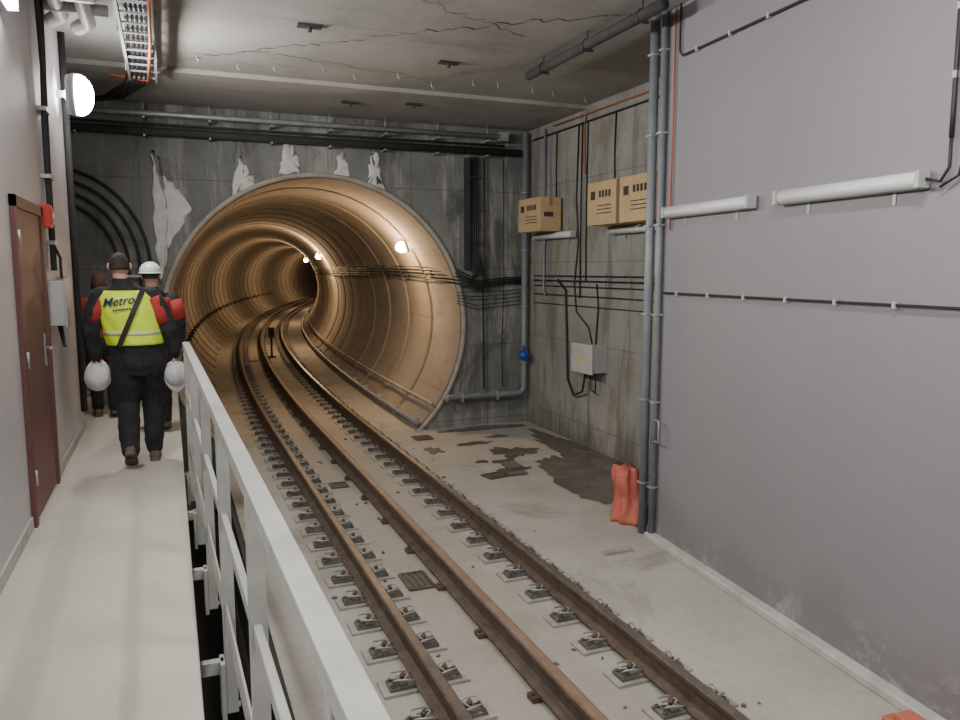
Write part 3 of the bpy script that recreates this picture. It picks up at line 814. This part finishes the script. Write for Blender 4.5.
def boot(parent,heel,toe,name):
    heel=Vector(heel);toe=Vector(toe); b=MB()
    d=(toe-heel); L=d.length; d.normalize(); up=Vector((0,0,1)); up=(up-d*up.dot(d)).normalized(); sd=d.cross(up)
    b.use(M['sole']); rings=[]
    for t,w,h in ((0,.025,.05),(.04,.036,.085),(.2,.040,.10),(.38,.038,.085),(.6,.046,.062),(.8,.048,.05),(.94,.038,.038),(1,.018,.022)):
        c=heel+d*(L*t)
        rings.append([c+sd*(w*math.cos(a))+up*(h*.5+h*.5*math.sin(a)) for a in [2*PI*k/16 for k in range(16)]])
    b.loft(rings)
    b.use(M['sole']); rings=[]
    for t,w in ((-.02,.02),(.03,.038),(.2,.042),(.4,.040),(.62,.049),(.82,.050),(.95,.040),(1.02,.018)):
        c=heel+d*(L*t)
        rings.append([c+sd*w+up*.018,c-sd*w+up*.018,c-sd*w-up*.008,c+sd*w-up*.008])
    b.loft(rings,smooth=False)
    return b.build(name,parent=parent)

def person(name,loc,yaw,P):
    e=empty(name,loc,yaw)
    tp=P['torso']
    b=MB().use(P['cloth'])
    rings=[]
    z=tp[0][0]
    while z<=tp[-1][0]+1e-6:
        c0,c1,r0,r1=interp(tp,z)
        rings.append([(c0+r0*math.cos(a),c1+r1*math.sin(a),z) for a in [2*PI*k/28 for k in range(28)]]); z+=.02
    b.loft(rings)
    for s in ('L','R'):
        b.limb(P['leg'+s],P.get('legr',[.105,.09,.068,.062,.055,.056]),16)
        b.limb(P['arm'+s],P.get('armr',[.075,.070,.058,.052,.040]),14)
    body=b.build('clothed_body',parent=e); remesh(body,.011,5)
    tx=bpy.data.textures.new(name+'_folds','CLOUDS'); tx.noise_scale=.09
    dm=body.modifiers.new('folds','DISPLACE'); dm.texture=tx; dm.strength=.022; dm.mid_level=.5; dm.texture_coords='LOCAL'
    b=MB().use(M['skin']); hc=Vector(P['head']); nk=Vector(P['neck'])
    b.tube([nk-Vector((0,0,.04)),nk,hc-Vector((0,.015,.05))],[.062,.056,.055],14); b.build('neck',parent=e)
    b=MB().use(P['cloth'])
    rings=[]
    for dz,r in ((-.05,.085),(-.02,.078),(.005,.070),(.006,.063),(-.03,.062)):
        rings.append([(nk.x+r*math.cos(a),nk.y+r*math.sin(a),nk.z+dz) for a in [2*PI*k/20 for k in range(20)]])
    b.loft(rings,caps=False); b.build('collar',parent=e)
    head(e,hc,P['hair'],turn=P.get('turn',0),long=P.get('long',False))
    for s,sd in (('L',-1),('R',1)):
        h_,t_=P['foot'+s]; boot(e,h_,t_,'boot_'+s.lower())
        w=Vector(P['arm'+s][-1]); d=(w-Vector(P['arm'+s][-2])); d.z-=.15
        hand(e,w+d.normalized()*.02,d,sd,'hand_'+s.lower(),curl=P.get('curl',.9))
    return e
# --- man in hi-vis vest, walking away
T1=[(.74,.0,0,.185,.125),(.84,.0,.0,.208,.15),(.98,-.01,0,.205,.155),(1.12,-.03,.0,.200,.150),(1.27,-.05,.0,.214,.150),(1.38,-.065,.005,.208,.135),(1.45,-.075,.012,.15,.105),(1.50,-.085,.02,.085,.085),(1.54,-.09,.022,.06,.065)]
P1=dict(torso=T1,cloth=M['cloth'],hair=M['hair'],head=(-.105,.05,1.625),neck=(-.095,.025,1.515),turn=.1,
 legL=[(-.095,0,.88),(-.10,.01,.70),(-.095,.03,.50),(-.09,-.06,.36),(-.085,-.17,.21),(-.083,-.215,.15)],
 legR=[(.095,0,.88),(.10,.05,.70),(.10,.10,.50),(.095,.09,.36),(.09,.07,.18),(.09,.07,.12)],
 legr=[.122,.115,.092,.085,.076,.070],
 armL=[(-.245,.0,1.39),(-.30,-.02,1.27),(-.335,-.03,1.12),(-.325,.0,1.0),(-.31,.02,.90)],
 armR=[(.115,.0,1.39),(.18,-.02,1.27),(.245,-.03,1.12),(.275,.0,1.0),(.275,.02,.90)],
 armr=[.085,.082,.070,.062,.048],
 footL=((-.083,-.30,.15),(-.083,-.115,.015)),footR=((.09,.0,.01),(.09,.27,.01)))
e=person('walking_man_in_hi_vis_vest',(-.26,6.85,WK),0.0,P1)
b=MB().use(M['vest']); rings=[]
zs=[1.0+.02*i for i in range(23)]
def vprof(z):
    c0,c1,r0,r1=interp(T1,z); k=.020
    return c0,c1,r0+k,r1+k
def vring(z,extra=0):
    c0,c1,r0,r1=vprof(z)
    q=max(0,(1.10-z)/.10)
    r0-=.015*q
    return [(c0+(r0+extra)*math.cos(a)+.005*math.sin(7*a+z*20),c1+(r1+extra)*math.sin(a)+.005*math.sin(9*a+z*25),z) for a in [2*PI*k/40 for k in range(40)]]
for z in zs: rings.append(vring(z))
b.loft(rings,caps=False)
b.use(M['refl'])
b.loft([vring(1.08,.003),vring(1.095,.004),vring(1.115,.003)],caps=False)
vo=b.build('hi_vis_vest',parent=e); so=vo.modifiers.new('t','SOLIDIFY'); so.thickness=.006
def yback(x,z,ex):
    c0,c1,r0,r1=vprof(z); q=max(-.98,min(.98,(x-c0)/(r0+ex)))
    return c1-(r1+ex)*math.sqrt(1-q*q)
b=MB().use(M['black']); L=[]
for k in range(21):
    t=k/20; x=.07+(-.13-.07)*t; z=1.455+(.99-1.455)*t
    w=.020
    dx,dz=.9*w,-.45*w
    p1=(x-dx,yback(x-dx,z-dz,.016)-.002,z-dz); p2=(x+dx,yback(x+dx,z+dz,.016)-.002,z+dz)
    L.append([p1,p2,(p2[0],p2[1]+.006,p2[2]),(p1[0],p1[1]+.006,p1[2])])
b.loft(L,smooth=False)
b.build('shoulder_strap',parent=e)
cu=bpy.data.curves.new('t','FONT'); cu.body='Metro'; cu.size=.098; cu.shear=.3; cu.align_x='CENTER'; cu.offset=.0015; cu.space_character=1.0
to=bpy.data.objects.new('tmp',cu); sc.collection.objects.link(to)
bpy.context.view_layer.update()
dg=bpy.context.evaluated_depsgraph_get()
me=bpy.data.meshes.new_from_object(to.evaluated_get(dg)); bpy.data.objects.remove(to)
for v in me.vertices:
    X,Z=v.co.x*.95-.118,v.co.y+1.325+v.co.x*.12
    v.co=Vector((X,yback(X,Z,.014)-.001,Z))
me.materials.clear(); me.materials.append(M['print'])
o_=bpy.data.objects.new('vest_lettering',me); sc.collection.objects.link(o_); o_.parent=e
b=MB().use(M['print'])
for k in range(7):
    xa=-.16+.02*k; Z=1.29+xa*.12+.005; b.add([(xa,yback(xa,Z,.014)-.001,Z),(xa+.015,yback(xa+.015,Z,.014)-.001,Z+.002),(xa+.015,yback(xa+.015,Z+.018,.014)-.001,Z+.018),(xa,yback(xa,Z+.018,.014)-.001,Z+.016)],[(0,1,2,3)])
b.build('vest_small_print',parent=e)
b=MB().use(M['redcloth'])
b.tube([(-.262,-.005,1.36),(-.30,-.02,1.27),(-.325,-.026,1.19)],[.090,.090,.082],14,flat=.75,up=(0,0,1))
b.tube([(.135,-.005,1.37),(.18,-.02,1.27),(.222,-.028,1.17)],[.092,.092,.083],14,flat=.8,up=(0,0,1))
b.build('sleeve_panels',parent=e)
for s,wp in (('l',(-.305,-.01,.745)),('r',(.285,-.01,.735))):
    mt=Matrix.Translation(wp)@Matrix.Rotation(math.radians(70),4,'X')@Matrix.Rotation(PI if s=='r' else 0,4,'Z')@Matrix.Scale(.78,4)
    helmet(e,mt,'held_helmet_'+s)

# --- second person (white helmet), just ahead
T2=[(.78,0,0,.165,.125),(.88,0,0,.185,.14),(1.05,0,0,.175,.135),(1.25,0,0,.20,.145),(1.36,0,.005,.195,.13),(1.43,0,.01,.13,.10),(1.48,0,.015,.07,.08),(1.51,0,.018,.055,.06)]
P2=dict(torso=T2,cloth=M['cloth'],hair=M['hair'],head=(0,.03,1.60),neck=(0,.015,1.49),
 legL=[(-.09,0,.87),(-.095,.06,.68),(-.09,.11,.49),(-.088,.10,.34),(-.085,.08,.18),(-.085,.08,.12)],
 legR=[(.09,0,.87),(.095,.0,.68),(.09,.0,.49),(.088,-.05,.34),(.085,-.1,.18),(.085,-.11,.13)],
 armL=[(-.19,0,1.37),(-.23,-.01,1.25),(-.26,-.02,1.10),(-.255,.03,.98),(-.24,.07,.88)],
 armR=[(.19,0,1.37),(.23,-.01,1.25),(.26,-.02,1.10),(.255,.03,.98),(.24,.07,.88)],
 armr=[.078,.074,.062,.055,.042],
 footL=((-.085,.01,.01),(-.085,.27,.01)),footR=((.085,-.17,.07),(.085,.07,.01)))
e2=person('worker_in_white_helmet',(-.16,8.2,WK),0,P2); e2.scale=(.96,.96,.96)
helmet(e2,Matrix.Translation((0,.03,1.64))@Matrix.Scale(.9,4),'white_hard_hat')
b=MB().use(M['redcloth'])
def r2(z,ex):
    c0,c1,r0,r1=interp(T2,z); return [(c0+(r0+ex)*math.cos(a),c1+(r1+ex)*math.sin(a),z) for a in [2*PI*k/32 for k in range(32)]]
b.loft([r2(.95+.02*i,.02) for i in range(23)],caps=False); b.build('red_vest',parent=e2)
b=MB().use(M['redcloth'])
for sd in (-1,1): b.tube([(sd*.20,0,1.35),(sd*.23,-.01,1.25),(sd*.25,-.017,1.15)],[.086,.086,.078],14,up=(0,0,1))
b.build('red_sleeves',parent=e2)
# --- third person, red jacket
P3=dict(P2); P3.update(cloth=M['redcloth'],hair=M['rhair'],long=True)
e3=person('woman_in_red_jacket',(-.69,9.15,WK),0.1,P3); e3.scale=(.92,.92,.91)
b=MB().use(M['cloth'])
for s in ('L','R'):
    b.limb(P3['leg'+s][1:],[.10,.078,.072,.066,.066],16)
b.tube([(0,0,.76),(0,0,.86),(0,0,.97)],[.17,.20,.195],24,flat=.75,up=(0,1,0)); b.build('trousers',parent=e3)

# ------------------------------------------------------------------ world, camera
w=bpy.data.worlds.new('world'); sc.world=w; w.use_nodes=True
w.node_tree.nodes['Background'].inputs[0].default_value=(.8,.85,1,1); w.node_tree.nodes['Background'].inputs[1].default_value=.15
cam=bpy.data.cameras.new('camera'); cam.lens=28.5; cam.sensor_width=36; cam.clip_end=200; cam.clip_start=.02
co=bpy.data.objects.new('camera',cam); sc.collection.objects.link(co)
co.location=(0,0,2.52); co.rotation_euler=(math.radians(90-6.9),0,math.radians(-22.2)); sc.camera=co
